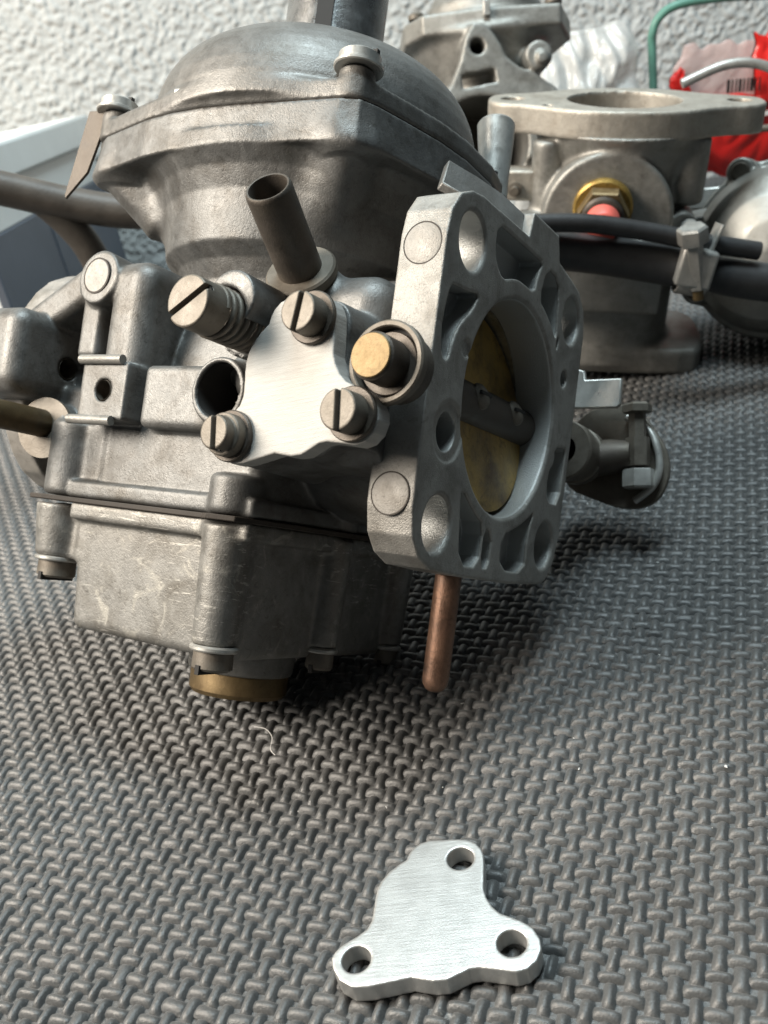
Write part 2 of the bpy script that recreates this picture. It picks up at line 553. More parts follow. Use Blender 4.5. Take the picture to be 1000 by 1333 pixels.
def strand(nu, nv):
    V, F = [], []
    for i in range(nu):
        u = -1 + 2 * i / (nu - 1); u = math.copysign(abs(u) ** .75, u)
        for j in range(nv):
            v = -1 + 2 * j / (nv - 1); v = math.copysign(abs(v) ** .9, v)
            z = -1.3 + 1.3 * (max(0, 1 - abs(u) ** 3.0) ** .6) * max(0, math.cos(v * math.pi / 2)) ** .8
            w = 1 - .16 * abs(u) ** 2
            V.append((u * CELL * .74, v * CELL * .39 * w, z))
    for i in range(nu - 1):
        for j in range(nv - 1):
            F.append((i * nv + j, (i + 1) * nv + j, (i + 1) * nv + j + 1, i * nv + j + 1))
    return np.array(V, np.float32), np.array(F, np.int32)
def build_weave():
    org = Vector((35.6, 88.7, 0))
    C = np.array(CAM_P); R = np.array(CAM_R)
    near, rest = [], []
    for i in range(-190, 191):
        for j in range(-190, 120):
            p = org + UV * (CELL * i) + VV * (CELL * j)
            if not (-512 < p.x < 552 and -32 < p.y < 652): continue
            q = R @ (np.array(p) - C)
            if q[2] < 10: continue
            px = 500 + 1198.9 * q[0] / q[2]; py = 666.5 + 1198.9 * q[1] / q[2]
            if not (-260 < px < 1260 and -100 < py < 1460): continue
            (near if (0 < px < 1000 and py < 1333) else rest).append((q[2], p, (i + j) % 2))
    near.sort(key=lambda t: t[0])
    first = near[:300]; rest += near[300:]
    V9, F9 = strand(11, 8)
    me = mesh_np('weave_strand', V9, F9)
    me.materials.append(M_foam)
    me.polygons.foreach_set('use_smooth', [True] * len(me.polygons))
    for _, p, k in first:
        o = bpy.data.objects.new('weave_strand', me); col.objects.link(o); o.parent = mat_o
        o.location = p * S
        o.rotation_euler = (0, 0, YAW + (math.pi / 2 if k else 0) + rnd.gauss(0, .05))
        o.scale = (1 + rnd.gauss(0, .04), 1 + rnd.gauss(0, .08), 1 + .10 * math.sin(p.x * .06 + 1) * math.sin(p.y * .08) + rnd.gauss(0, .07))
    VS, FS, n = [], [], 0
    for lo, hi, nu, nv in ((0, 300, 8, 6), (300, 460, 6, 5), (460, 1e9, 5, 4)):
        V, F = strand(nu, nv)
        g = [(p, k) for d, p, k in rest if lo <= d < hi]
        if not g: continue
        P = np.array([tuple(p) for p, _ in g], np.float32); a = YAW + np.array([k for _, k in g]) * math.pi / 2 + nrs.normal(0, .05, len(g))
        s = 1 + nrs.normal(0, .065, (len(g), 3)); s[:, 2] += .10 * np.sin(P[:, 0] * .06 + 1) * np.sin(P[:, 1] * .08)
        L = V[None] * s[:, None]
        ca, sa = np.cos(a)[:, None], np.sin(a)[:, None]
        W_ = np.stack([L[..., 0] * ca - L[..., 1] * sa, L[..., 0] * sa + L[..., 1] * ca, L[..., 2]], -1) + P[:, None]
        VS.append(W_.reshape(-1, 3))
        FS.append((F[None] + (np.arange(len(g)) * len(V))[:, None, None]).reshape(-1, 4) + n)
        n += len(g) * len(V)
    o = link('weave', mesh_np('weave', np.concatenate(VS), np.concatenate(FS)), M_foam, mat_o)
    tag(o, kind='stuff')
build_weave()
# ------------------------------------------------------------------ the carburettor
CARB = Matrix(((0.8095415, 0.4816785, 0.3355774, 30.3), (-0.5869855, 0.6566025, 0.4737335, 174.7),
               (0.0078747, -0.5804930, 0.8142271, 62.6), (0, 0, 0, 1)))
CARB.translation *= S
carb = empty('carburettor', mat=CARB)
tag(carb, 'large worn grey metal carburettor with domed top and blanking plate, tilted on the mat', 'carburettor')
K = carb

PL = [(15.67, 22.76), (12.72, 23.0), (11.05, 22.6), (9.66, 21.62), (8.89, 20.52), (8.35, 19.15), (6.95, 18.27), (5.29, 16.96), (3.72, 14.96), (3.12, 13.27), (2.83, 11.53), (2.62, 9.08), (2.36, 7.14), (1.54, 5.53), (0.06, 4.44), (-1.72, 3.42), (-2.94, 2.66), (-3.74, 1.76), (-4.21, 0.7), (-3.89, -1.18), (-2.6, -3.44), (-0.41, -4.89), (2.23, -5.07), (5.6, -4.66), (9.18, -4.22), (10.85, -4.73), (12.62, -5.21), (14.84, -5.25), (17.15, -4.36), (18.59, -3.78), (20.09, -3.7), (22.68, -4.29), (25.81, -5.12), (27.68, -4.79), (29.34, -3.49), (30.31, -1.55), (30.29, 0.26), (29.44, 2.27), (29.08, 2.73), (27.62, 3.96), (25.89, 4.96), (24.27, 5.87), (23.08, 7.34), (22.25, 9.25), (21.92, 11.13), (22.23, 14.39), (22.47, 18.14), (22.08, 19.71), (21.21, 21.11), (19.67, 22.14), (17.91, 22.53)]
PL_H = [(18.26, 18.04), (25.69, 0.0), (0.0, 0.0)]
def plate_mesh(name):
    """the three-hole blanking plate, flat, top face at z = 0"""
    c = Cast((-7, -8, -5), (33, 26, 1), .22)
    c.add(p_prism(PL, 2, -3.9, 0, .18))
    for u, v in PL_H: c.cut(p_cyl((u, v, -6), (u, v, 3), 2.45, r=0))
    return c.mesh(name)
plate_me = plate_mesh('blanking_plate')

def to_carb(u, v, y=-48):          # plate outline -> carburettor frame
    return (-31.5 + .982 * u - .188 * v, y, -15.4 + .188 * u + .982 * v)
PLC = [(to_carb(u, v)[0], to_carb(u, v)[2]) for u, v in PL]
cx_, cz_ = np.mean(PLC, 0)
PLS = [(cx_ + (x - cx_) * .965, cz_ + (z - cz_) * .965) for x, z in PLC]

# --- throttle flange
FL = [(-27, -34.4), (-31.6, -32.4), (-34.6, -29), (-35.8, -24), (-36, 0), (-36, 24.3), (-35.2, 28.9), (-32.6, 32.6), (-28.5, 34.6), (-24, 35.4), (-17, 35.5),
      (-2.2, 35.8), (-1.0, 41.2), (13, 41.5), (15.2, 36.2), (23, 35), (29, 33.8), (33.2, 30.4), (35, 25.5), (35.1, 16), (35, -12), (34.6, -24), (33, -30), (29.5, -34), (27, -35), (8, -35.6), (-14, -35.2)]
fl = Cast((-11, -38, -38), (1, 38, 44), .3)
fl.add(p_prism(FL, 0, -9.5, 0, .2))
fl.cut(p_cyl((-14, 0, 0), (4, 0, 0), 22.2, r=0))
fl.cut(p_cyl((-.8, 0, 0), (4, 0, 0), 22.2, 26, r=0))
for a, b in ((-26.1, 26.1), (26.1, 26.1), (26.1, -26.1), (-26.1, -26.1)):
    fl.cut(p_cyl((-14, a, b), (4, a, b), 5.3, r=0))
    fl.cut(p_cyl((-.5, a, b), (3, a, b), 5.3, 8.5, r=0))
def pocket(P, d, k=.12, it=1):
    fl.cut(p_prism(chaikin(P, it), 0, -d, 3, .0), k)
pocket([(-17, 33), (-16.8, 27), (-13.6, 24.2), (-11, 23.8), (-7, 25.4), (-3, 26), (3.8, 25.6), (4.6, 30), (6.6, 33.2), (2.7, 33.2), (-9.5, 33.2)], 5.4)
pocket([(6.6, 25.2), (10.5, 24), (14.6, 22), (18.2, 19.6), (18.6, 21.4), (17.4, 27), (16.2, 32.6), (9, 33.1)], 4.6)
pocket([(-32.4, 16.2), (-33.4, 10.8), (-33.6, 7.4), (-32.4, 3.2), (-29.9, 2.7), (-28.9, 7.3), (-26.6, 11), (-23, 14), (-20.8, 17.9), (-25.1, 17), (-30.1, 16.6)], 4.6)
pocket([(25.6, -3.6), (32.2, -2.6), (32.8, -3.8), (32.4, -16.2), (24.6, -16.4), (23.3, -9.8), (26.4, -7)], 4.6)
pocket([(-18.4, -18), (-17.6, -23.5), (-15.6, -32.9), (-6.8, -33), (-6.6, -24.4), (-11, -22.6)], 4.8)
pocket([(-6.2, -24.8), (-6.0, -33), (-2, -33), (-2.4, -25.6)], 3.4)
pocket([(2.7, -25.6), (2.8, -32.8), (16.7, -33.1), (16.1, -24.5), (18.3, -18.8), (14.3, -21.5), (9, -23.8)], 4.8)
fl.cut(p_ell((0, 19.5, 19.2), (3, .6, 1.6)))
fl.cut(p_cyl((-8, -26.6, -9.3), (3, -26.6, -9.3), 3.6, r=0), .3)
fl.cut(p_cyl((-.45, -26.4, -9.3), (3, -26.4, -9.3), 5.6, r=0), .2)
fl.cut(p_cyl((-6, 25.8, 12.4), (3, 25.8, 12.4), 1.9, r=0), .3)
fl.cut(p_cyl((-.6, -23.4, 6.9), (3, -23.4, 6.9), 1.7, r=0), .3)
flange = link('throttle_flange', fl.mesh('throttle_flange'), M_flange, K)
for zc in (22.6, -22.0):
    lathe('ejector_mark', (-4.8, -35.8, zc), (0, -1, 0), [(0, .23), (3.55, .23), (3.68, .19), (3.7, .0)], M_mark, flange, 48)
    lathe('mark_groove', (-4.8, -35.8, zc), (0, -1, 0), [(3.68, .22), (3.92, .22), (3.92, .1), (3.68, .1)], M_gasket, flange, 48)

# --- throttle barrel liner, spindle, disc
lathe('bore_liner', (-9.3, 0, 0), (-1, 0, 0), [(22.05, 0), (22.05, 60), (25.4, 60), (25.4, 0), (22.05, 0)], M_bore, K, 64)
lathe('throttle_spindle', (-8.5, -24, 0), (0, 1, 0), [(0, 0), (4.5, 0), (4.5, 48), (0, 48)], M_dark, K, 40)
dn = Vector((math.cos(.20), 0, math.sin(.20)))      # disc leans back at the top
lathe('throttle_disc', Vector((-8.5, 0, 0)) - dn * .8, dn, [(0, 0), (21.7, 0), (21.9, .3), (21.9, 1.3), (21.7, 1.6), (0, 1.6)], M_brass_d, K, 72)
for yy in (-6.0, 11.6):
    s_ = lathe('disc_screw', (-4.6, yy, 1.6), (1, 0, .4), [(0, 1.3), (1.4, 1.2), (2.4, .7), (2.8, .1), (2.8, -1)], M_steel, K, 24)
    block('slot_shade', (-3.55, yy, 2.0), (.3, 2.4, .36), M_black, s_, 0)  # black bar instead of a cut, painting the slot's shade

# --- main body casting
LIP = [(-101.5, -27), (-99.5, -31), (-95, -33.2), (-87, -35), (-78.5, -36.8), (-70, -37.6), (-62, -37.4), (-54, -36.4), (-45, -34.8), (-37, -33.4), (-30, -32.2),
       (-26.4, -30.6), (-24.6, -27), (-22.4, -20), (-19.6, -10), (-18, 0), (-18, 12), (-20, 22), (-24, 30), (-30, 33), (-45, 36), (-62, 37.4), (-80, 36.6), (-95, 33), (-101, 28), (-103, 15), (-104, 0), (-103, -14)]
bd = Cast((-138, -60, -32), (-7, 54, 57), .42)
bd.add(p_cyl((-112, 0, 0), (-8.5, 0, 0), 27, r=1))
bd.add(p_rev([(0, -8), (26, -8), (26, 22), (28.2, 26), (31.4, 28.6), (32.2, 33), (33.2, 39), (35.2, 43.4), (38, 46.3), (38, 50), (0, 50)], (-60, 0, 0)), 1.65)
bd.add(p_prism(LIP, 2, 46.3, 54.75, .3), 0.55)
# ears that run from the wall out to the lip corners
for ex, ey in ((-97, -29), (-29, -28), (-97, 29), (-29, 28)):
    bd.add(p_cyl((ex, ey, 49), (-60 + (ex + 60) * .7, ey * .7, 38), 4.0, 5, r=1), 6)
# lower casing over the float bowl
bd.add(p_box((-61.5, -3, -17), (24.5, 30.5, 11.7), 3), 1.1)
bd.add(p_box((-61.5, -3.2, -27.2), (26.6, 32.6, 1.9), 1.0), 0.44)
for x, y, z in ((-41.5, -33.4, -21), (-92, -31, -12), (-37.5, -2, -22), (-37.5, 25, -22)):
    bd.add(p_cyl((x, y, -29), (x, y, z), (6.2 if x < -60 else 5.4) if y < -30 else 4.4, r=1.4), 0.83)
bd.add(p_box((-88, -30, -20), (8, 4, 8), 1.5), 1.1)
# port and the box it opens from
bd.add(p_box((-56, -30, -6.5), (11, 8, 6.6), 1.6), 1.1)
bd.add(p_cyl((-44.2, -40, -5.5), (-44.6, -20, -5), 6.7, r=.5), 0.77)
bd.cut(p_cyl((-44.2, -50, -5.5), (-44.5, -22, -5), 5.5, r=.3))
# tall rounded pillar
bd.add(p_box((-76.6, -22.5, 7), (6.2, 15, 16.6), 4.6), 0.66)
bd.add(p_box((-72, -14, 4), (9, 9, 18), 5), 1.65)
# square mounting boss
bd.add(p_box((-77, -29, -6), (7.0, 10.6, 6.2), .5), 0.66)
bd.cut(p_cyl((-76.8, -44, -5.9), (-76.8, -30, -5.9), 2.45, r=0))
bd.add(p_box((-75, -24, -11), (13, 8, 5), 2), 1.38)
# boss with the pressed-in disc, and its arm
bd.add(p_cyl((-85.5, -38, 19.6), (-85.5, -8, 18), 6.1, r=.6), 1.21)
bd.add(p_box((-88.5, -24, 11), (3.2, 12, 9), 1.4), 1.38)
R_arm = Matrix.Rotation(math.radians(-28), 3, 'Y')
bd.add(p_box((-104, -27, 13.5), (17, 8.6, 4.2), 2.5, R_arm), 2.2)
# large block at the far left with a tapped hole in its right face
bd.add(p_box((-118.5, -31, 2.4), (17.0, 13.4, 10.0), 4.2), 0.83)
bd.add(p_box((-98, -6, 0), (18, 14, 12), 3), 1.65)
bd.add(p_box((-97, -22, -9), (12, 8, 6), 2), 1.1)
bd.cut(p_cyl((-96, -29.4, .8), (-112, -29.4, .8), 2.7, r=0), 0.17)
# spindle boss under it
bd.add(p_cyl((-99.5, -34.4, -14), (-99.5, -15, -14), 6.0, r=.6), 1.1)
# idle adjuster boss, vacuum tube boss, shoulder
bd.add(p_cyl((-35.2, -45, 6.2), (-35.5, -15, 6.2), 6.3, r=.6), 1.1)
bd.add(p_cyl((-33.6, -51.5, 8.7), (-34.4, -30, 8.7), 5.4, r=.4), 0.44)
bd.cut(p_cyl((-35.1, -62, 5.6), (-35.4, -44.2, 5.8), 5.5, r=.2), 0.17)
bd.add(p_cyl((-31.2, -35, 17.4), (-34, -16, 8), 6.6, 9, r=.6), 1.38)
bd.add(p_box((-30, -20, 6), (18, 15, 13), 6), 2.75)
# housing that carries the blanking plate
bd.add(p_prism(PLS, 1, -43.6, -24, .4), 0.44)
for u, v in PL_H:
    p = to_carb(u, v)
    bd.add(p_cyl((p[0], -43.7, p[2]), (p[0], -22, p[2]), 4.6, 5.2, r=.4), 0.66)
bd.add(p_box((-20, -24, -6), (16, 13, 12), 4), 2.2)
# guide-pin boss against the flange
bd.add(p_cyl((-3.2, -45.2, -1.1), (-3.2, -30, -1.1), 7.3, r=.4), 0.22)
bd.cut(p_cyl((-3.2, -50, -1.1), (-3.2, -39.5, -1.1), 6.1, r=.1))
bd.cut(p_box((5, 0, 0), (12.7, 35.6, 40), 0))
# right-hand spindle boss and neck
bd.add(p_cyl((-8.6, 26, 0), (-8.6, 52, 0), 7.2, r=.5), 0.55)
bd.add(p_box((-24, 26, 4), (14, 10, 14), 4), 2.2)
bd.cut(p_cyl((-71, 0, 0), (4, 0, 0), 24.8, r=0))
body = link('main_body', bd.mesh('main_body'), M_body, K)

def thread_hole(p, axis, r, depth, parent=body):
    pr = []
    n = 14
    for i in range(n + 1):
        pr.append((r + (.28 if i % 2 else 0), -depth * i / n))
    pr.append((0, -depth))
    lathe('threaded_hole', p, axis, pr, M_steel, parent, 28, 80)
thread_hole((-76.8, -39.5, -5.9), (0, -1, 0), 2.1, 9)
thread_hole((-101.7, -29.4, .8), (1, 0, 0), 2.4, 8)
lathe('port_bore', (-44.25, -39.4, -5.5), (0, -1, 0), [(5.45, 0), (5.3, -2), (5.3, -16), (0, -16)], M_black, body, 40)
# small lips above and below the square boss face
for zc in (.55, -12.5):
    tube('boss_lip', [(-84.2 if zc > 0 else -85.6, -40.1, zc), (-71.4 if zc > 0 else -72.4, -40.1, zc)], 1.05, M_bowl, body, 12)
lathe('pressed_disc', (-85.5, -38.3, 19.7), (0, -1, 0), [(0, .12), (3.6, .12), (3.75, .0), (3.75, -.2)], M_mark, body, 40)
lathe('disc_groove', (-85.5, -38.3, 19.7), (0, -1, 0), [(3.75, .06), (4.05, .06), (4.05, -.3)], M_gasket, body, 40)
lathe('pressed_disc', (-121.5, -44.0, 2.6), (0, -1, 0), [(0, .14), (4.4, .14), (4.6, 0), (4.6, -.2)], M_cast, body, 40)

# --- domed suction chamber cover
cv = Cast((-108, -44, 53), (-12, 44, 87), .5)
cv.add(p_prism(LIP, 2, 54.9, 59.0, .35))
prof = [(0, 54.9)] + [(38.8 * math.cos(a) ** (2 / 2.7), 56.5 + 25.4 * math.sin(a) ** (2 / 2.7)) for a in np.linspace(0, math.pi / 2, 15)]
prof[-1] = (0, 81.9)
cv.add(p_rev(prof, (-60, 0, 0)), 2.4)
for ex, ey in ((-96.5, -29.3), (-29.5, -28.4), (-96.5, 29), (-29.5, 28.4)):
    cv.add(p_cyl((ex, ey, 55), (ex, ey, 61.4), 3.7, r=.3), .9)
cover = link('dome_cover', cv.mesh('dome_cover'), M_cover, K)
lathe('damper_neck', (-59.4, 0, 78), (0, 0, 1), [(14.5, 0), (12.4, 4.5), (12.0, 7), (12.0, 34), (13.4, 34.6), (13.4, 44), (0, 44)], M_neck, cover, 64)
nd = Vector((138, -172, 0)).normalized(); nd = Matrix.Rotation(math.radians(-14), 3, 'Z') @ nd
block('neck_reflection', Vector((-59.4, 0, 96)) + nd * 11.4, (1.0, 1.9, 13), M_black, cover, 0, Matrix.Rotation(math.atan2(nd.y, nd.x), 3, 'Z'))  # black bar painting a dark reflected streak on the neck
slab('joint_seam', [(x * 1.0, y) for x, y in [(-60 + (a + 60) * .992, b * .99) for a, b in LIP]], lambda u, v, a: (u, v, a), 54.5, 55.2, M_gasket, cover, 0)

def hexish_screw(p, axis, r, h, parent, mat=M_steel, slot=(1, 0, 0), washer=True):
    s_ = lathe('screw', p, axis, [(0, h), (r * .86, h), (r, h - .45), (r, .25), (r * .92, 0), (0, 0)], mat, parent, 32)
    if washer:
        lathe('washer', Vector(p) - Vector(axis).normalized() * .9, axis, [(r * .7, 0), (r * 1.12, 0), (r * 1.18, .2), (r * 1.18, .75), (r * 1.1, .95), (r * .7, .95)], M_bright, s_, 32)
    return s_
for i, (ex, ey) in enumerate(((-29.3, -28.6), (-96.8, -29.5), (-96.5, 29), (-29.5, 28.4))):
    s_ = hexish_screw((ex, ey, 62.6), (0, 0, 1), 4.3, 2.4, cover, M_bright)
    block('slot_shade', (ex, ey, 64.95), (4.3, .5, .4), M_black, s_, 0)  # no slot is cut; black bar paints its shade
# folded clip over the joint and the tin tag at the left corner
cl = slab('joint_clip', [(56.6, -37.9), (59.4, -38.2), (60.6, -37.0), (60.9, -34.6), (60.3, -34.4), (59.8, -36.4), (59.0, -37.4), (56.6, -37.2)],
          lambda u, v, a: (a, v, u), -69.8, -66.8, M_bright, K, .12)
tg = slab('tin_tag', [(-104.2, 62.6), (-97.5, 62.0), (-98.2, 58.5), (-102.0, 47.6), (-108.6, 42.0), (-108.9, 43.0)],
          lambda u, v, a: (u + (62 - v) * -.02, -31.6 + a + (62 - v) * .02, v), -.35, .35, M_dark, K, .1)

# --- float chamber
SP = [(-84.5, -34), (-38, -34), (-36.8, -32.8), (-36.8, 27), (-38, 28.4), (-84, 28.4), (-85, 27), (-85, -33)]
gk = slab('gasket', [(-103.5, -33), (-100, -36), (-93, -38.4), (-86.5, -36.3), (-47, -36.4), (-43, -40.0), (-37.0, -38.2), (-34.8, -33), (-34, -5), (-34, 27), (-40, 29.5), (-85, 31), (-88, 28), (-88, -24), (-101, -26)],
          lambda u, v, a: (u, v, a), -30.3, -29.2, M_gasket, K, .2)
bw = Cast((-106, -42, -68), (-28, 34, -29), .5)
bw.add(p_box((-61, -3, -32), (25.6, 32.8, 1.9), .9))
def bowl_fn():
    def fn(X, Y, Z):
        t = np.clip((Z + 31) / -27, -.2, 1.2)
        hx = 24.4 - 1.3 * t; hy = 30.6 - 1.4 * t
        q0, q1, q2 = np.abs(X + 62) - hx + 2, np.abs(Y + 3) - hy + 2, np.abs(Z + 44.5) - 13.3 + 2
        return (np.minimum(np.maximum(q0, np.maximum(q1, q2)), 0)
                + np.sqrt(np.maximum(q0, 0) ** 2 + np.maximum(q1, 0) ** 2 + np.maximum(q2, 0) ** 2) - 2)
    return fn, np.array((-86, -35, -60.)), np.array((-36, 29, -29.))
bw.add(bowl_fn(), .8)
for x, y, z, r0, r1 in ((-42.2, -33.3, -54.6, 5.2, 4.3), (-93, -31.4, -42.6, 6.3, 5.1), (-38, -2.2, -55, 4.3, 3.5), (-38, 26.5, -55, 4.3, 3.2)):
    bw.add(p_cyl((x, y, z), (x, y, -31), r1, r0, r=.5), 1.2)
bw.add(p_box((-89, -30.5, -37), (5, 2.6, 6), 1), 1.5)
bw.add(p_cyl((-60.5, -1.5, -64.3), (-60.5, -1.5, -52), 12.2, 13, r=.6), 1.5)
bowl = link('float_chamber', bw.mesh('float_chamber'), M_bowl, K)
for x, y, z, r in ((-41.8, -33.3, -54.6, 4.3), (-93, -31.4, -42.6, 4.5), (-38, -2.2, -55, 3.3), (-38, 26.5, -55, 3.0)):
    s_ = lathe('bowl_screw', (x, y, z - 1.1), (0, 0, -1), [(r * .5, 0), (r * .92, 0), (r * .94, 3.4), (r * .8, 3.9), (0, 3.9)], M_steel, bowl, 28)
    lathe('washer', (x, y, z - 1.2), (0, 0, 1), [(r * .5, 0), (r * 1.08, 0), (r * 1.14, .3), (r * 1.14, .8), (r * 1.0, 1.15), (r * .5, 1.15)], M_bright, s_, 28)
    block('slot_shade', (x, y, z - 4.8), (.5, r, .9), M_black, s_, 0)  # shade of the slot painted as a black bar
lathe('brass_plug', (-60.5, -1.5, -64.2), (0, 0, -1), [(11.2, 0), (11.4, .4), (11.4, 4.4), (10.6, 5.4), (0, 5.6)], M_brass, bowl, 64)

# --- blanking plate, screws, guide pin
pm = link('blanking_plate', plate_me.copy(), M_plate_v, K)
pm.data.materials.clear(); pm.data.materials.append(M_plate_v)
pm.matrix_local = Matrix(((.982, -.188, 0, -31.5 * S), (0, 0, -1, -48 * S), (.188, .982, 0, -15.4 * S), (0, 0, 0, 1)))
def cheese(name, r, h, shoulder=0, slot_w=.95, slot_d=1.5):
    c = Cast((-5.6, -5.6, -1.4), (5.6, 5.6, h + 1), .2)
    c.add(p_cyl((0, 0, -1), (0, 0, h), r, r=.3))
    if shoulder: c.add(p_cyl((0, 0, -1), (0, 0, shoulder), r + .8, r=.3), .4)
    c.cut(p_box((0, 0, h), (8, slot_w / 2, slot_d), .05))
    return c.mesh(name)
scr_a = cheese('plate_screw', 3.5, 3.9); scr_b = cheese('plate_screw', 3.1, 4.2, 2.0)
for (u, v), me, ang in zip(PL_H, (scr_a, scr_a, scr_b), (72, 85, 86)):
    p = to_carb(u, v)
    o = link('plate_screw', me, M_steel, pm)
    block('slot_shade', (0, 0, 2.6), (3.2, .44, .2), M_black, o, 0)  # black insert painting shade at the bottom of the cut slot
    o.location = Vector((u, v, 1.1)) * S
    o.rotation_euler = (0, 0, math.radians(ang))
    lathe('spring_washer', (u, v, 0), (0, 0, 1), [(2.5, 0), (4.5, 0), (4.7, .25), (4.7, .85), (4.5, 1.1), (2.5, 1.1)], M_dark, pm, 36)
lathe('guide_pin', (-3.2, -39.6, -1.1), (0, -1, 0), [(6.05, 0), (6.05, 2.6), (5.7, 3.0), (4.1, 3.0), (4.1, 9.9), (3.75, 10.3), (0, 10.3)], M_dark, K, 48)
lathe('pin_end', (-3.2, -50.02, -1.1), (0, -1, 0), [(3.75, -.5), (3.75, .1), (3.6, .25), (0, .25)], M_brass, K, 40)
lathe('boss_rim', (-3.2, -45.0, -1.1), (0, -1, 0), [(6.05, -3), (6.05, .5), (6.25, .75), (6.9, .75), (7.2, .4), (7.2, -1)], M_steel, K, 64)
lathe('pin_collar', (-3.2, -43.9, -1.1), (0, -1, 0), [(4.0, .5), (5.3, .5), (5.45, .3), (5.45, -1.4)], M_dark, K, 48)
lathe('seal_ring', (-3.2, -43.2, -1.1), (0, -1, 0), [(5.4, 0), (6.04, 0), (6.04, .35), (5.4, .35)], M_black, K, 48)

# --- idle adjusting screw with spring
idl = link('idle_screw', cheese('idle_screw', 4.65, 5.0, 0, 1.15, 1.8), M_steel, K)
idl.matrix_local = Matrix(((1, 0, 0, -35.1 * S), (0, 0, -1, -55.2 * S), (0, 1, 0, 5.8 * S), (0, 0, 0, 1))) @ Matrix.Rotation(math.radians(33), 4, 'Z')
block('slot_shade', (0, 0, 3.5), (4.5, .54, .25), M_black, idl, 0)  # black insert darkens the cut slot like deep shade
lathe('screw_shank', (-35.1, -53.5, 5.8), (0, 1, 0), [(3.0, 0), (3.0, 14), (0, 14)], M_dark, idl).matrix_parent_inverse = idl.matrix_local.inverted()
pts = []
turns = 6.0
for i in range(int(turns * 22) + 1):
    t = i / 22
    pts.append((-35.1 + 4.4 * math.cos(2 * math.pi * t), -54.8 + 10.8 * t / turns, 5.8 + 4.4 * math.sin(2 * math.pi * t)))
tube('coil_spring', pts, .6, M_steel, K, 10, smooth_path=False)

# --- vacuum tube, overflow tube, spindle rod
vb, vt = Vector((-31.0, -34.0, 17.0)), Vector((-28.0, -52.0, 28.3))
va = (vt - vb).normalized(); vl = (vt - vb).length
lathe('vacuum_tube', vb - va * 3, va, [(4.35, 0), (4.35, vl + 2.2), (4.2, vl + 2.8), (3.95, vl + 3.05), (3.65, vl + 3.0), (3.5, vl + 2.6), (3.5, 4), (0, 4)], M_dark, K, 48, 45)
lathe('tube_collar', vb + va * 2.2, va, [(4.3, 1.3), (6.6, 1.3), (7.0, .9), (7.0, -.6), (6, -2)], M_steel, K, 48)
lathe('overflow_tube', (-8.2, -3.2, -30), (0, 0, -1), [(2.75, 0), (2.75, 26.6), (2.55, 27.8), (1.9, 28.8), (1.0, 29.3), (0, 29.4)], M_copper, K, 40, 60)
lathe('spindle_washer', (-99.6, -34.4, -14.2), (.25, -1, 0), [(2.2, 0), (7.0, 0), (7.0, 1.1), (2.2, 1.1)], M_steel, K, 48)
lathe('choke_spindle', (-100.4, -35, -13.2), (0, -1, 0), [(3.2, -2), (3.2, 24), (2.9, 24.6), (0, 24.6)], M_rod, K, 32)

# --- throttle lever on the far side of the spindle
lathe('spindle_collar', (-8.6, 52, 0), (0, 1, 0), [(3.7, 0), (7.4, 0), (7.8, .5), (7.8, 5), (7.2, 5.4), (7.2, 9.6), (7.7, 9.9), (7.7, 13), (5.2, 13.6), (5.2, 24), (0, 24)], M_steel, K, 40)
lv = slab('throttle_lever', chaikin([(-16, 4), (-14, -8), (-4, -11), (4, -13), (12, -11), (15, -4), (14, 3), (9, 10), (4.5, 14.5), (0, 16), (-10, 14)], 2),
          lambda u, v, a: (u, a, v), 70, 71.6, M_steel, K, .3)
slab('stop_tab', [(-14, 24.5), (-9, 23), (-8.4, 20.6), (1.4, 21.2), (1.8, 14.2), (1.0, 13.3), (-13, 12.6)], lambda u, v, a: (u, a, v), 62.4, 64, M_bright, K, .35)
tube('return_spring_arm', [(2, 69, 12), (9, 68.4, 8), (12.4, 68, 0), (11.4, 68, -6), (7, 68, -10.5)], 1.0, M_bright, K, 10)
bl = lathe('stop_bolt', (5.6, 64.8, 15), (.12, .05, -1), [(0, 0), (3.3, 0), (3.9, .6), (3.9, 2.4), (2.3, 2.8), (2.3, 9), (3.2, 9.1), (3.2, 16.5), (0, 17)], M_steel, K, 6, 20)
lathe('bolt_nut', (7.7, 66, -2.2), (.12, .05, -1), [(0, 0), (4.1, 0), (4.3, .5), (4.3, 4.5), (3.8, 5), (0, 5)], M_bright, bl, 6, 20)
lathe('lever_clevis', (-6, 65.5, -.5), (1, 0, .18), [(0, 0), (5.0, 0), (4.6, 7), (3.6, 12), (0, 12)], M_dark, K, 24)

# --- web between the flange and the lip, and the breather spigot behind it
WEB = [(-14, -14.9, 48), (-13.2, -17.9, 41.9), (-8, -15.6, 39.6), (-5, -11.5, 37.4), (-1.6, -1.6, 35.2), (-2.2, -1.2, 41), (-7, -3, 45), (-11, -8.3, 47.1)]
Vw = WEB + [(x - 1.4, y + .5, z - 1.2) for x, y, z in WEB]; nw = len(WEB)
web = link('flange_web', mesh_py('flange_web', Vw, [tuple(range(nw)), tuple(range(nw, 2 * nw))[::-1]] + [(i, nw + i, nw + (i + 1) % nw, (i + 1) % nw) for i in range(nw)]), M_cover, K)
sharp(web, 30); bevel(web, .3)
lathe('breather_spigot', (-27.5, 33, 60), (-.15, .1, 1), [(3.4, 0), (3.6, 6), (4.6, 16), (4.9, 21), (4.5, 21.6), (3.9, 21.3), (3.6, 18), (0, 17)], M_bright, K, 40)
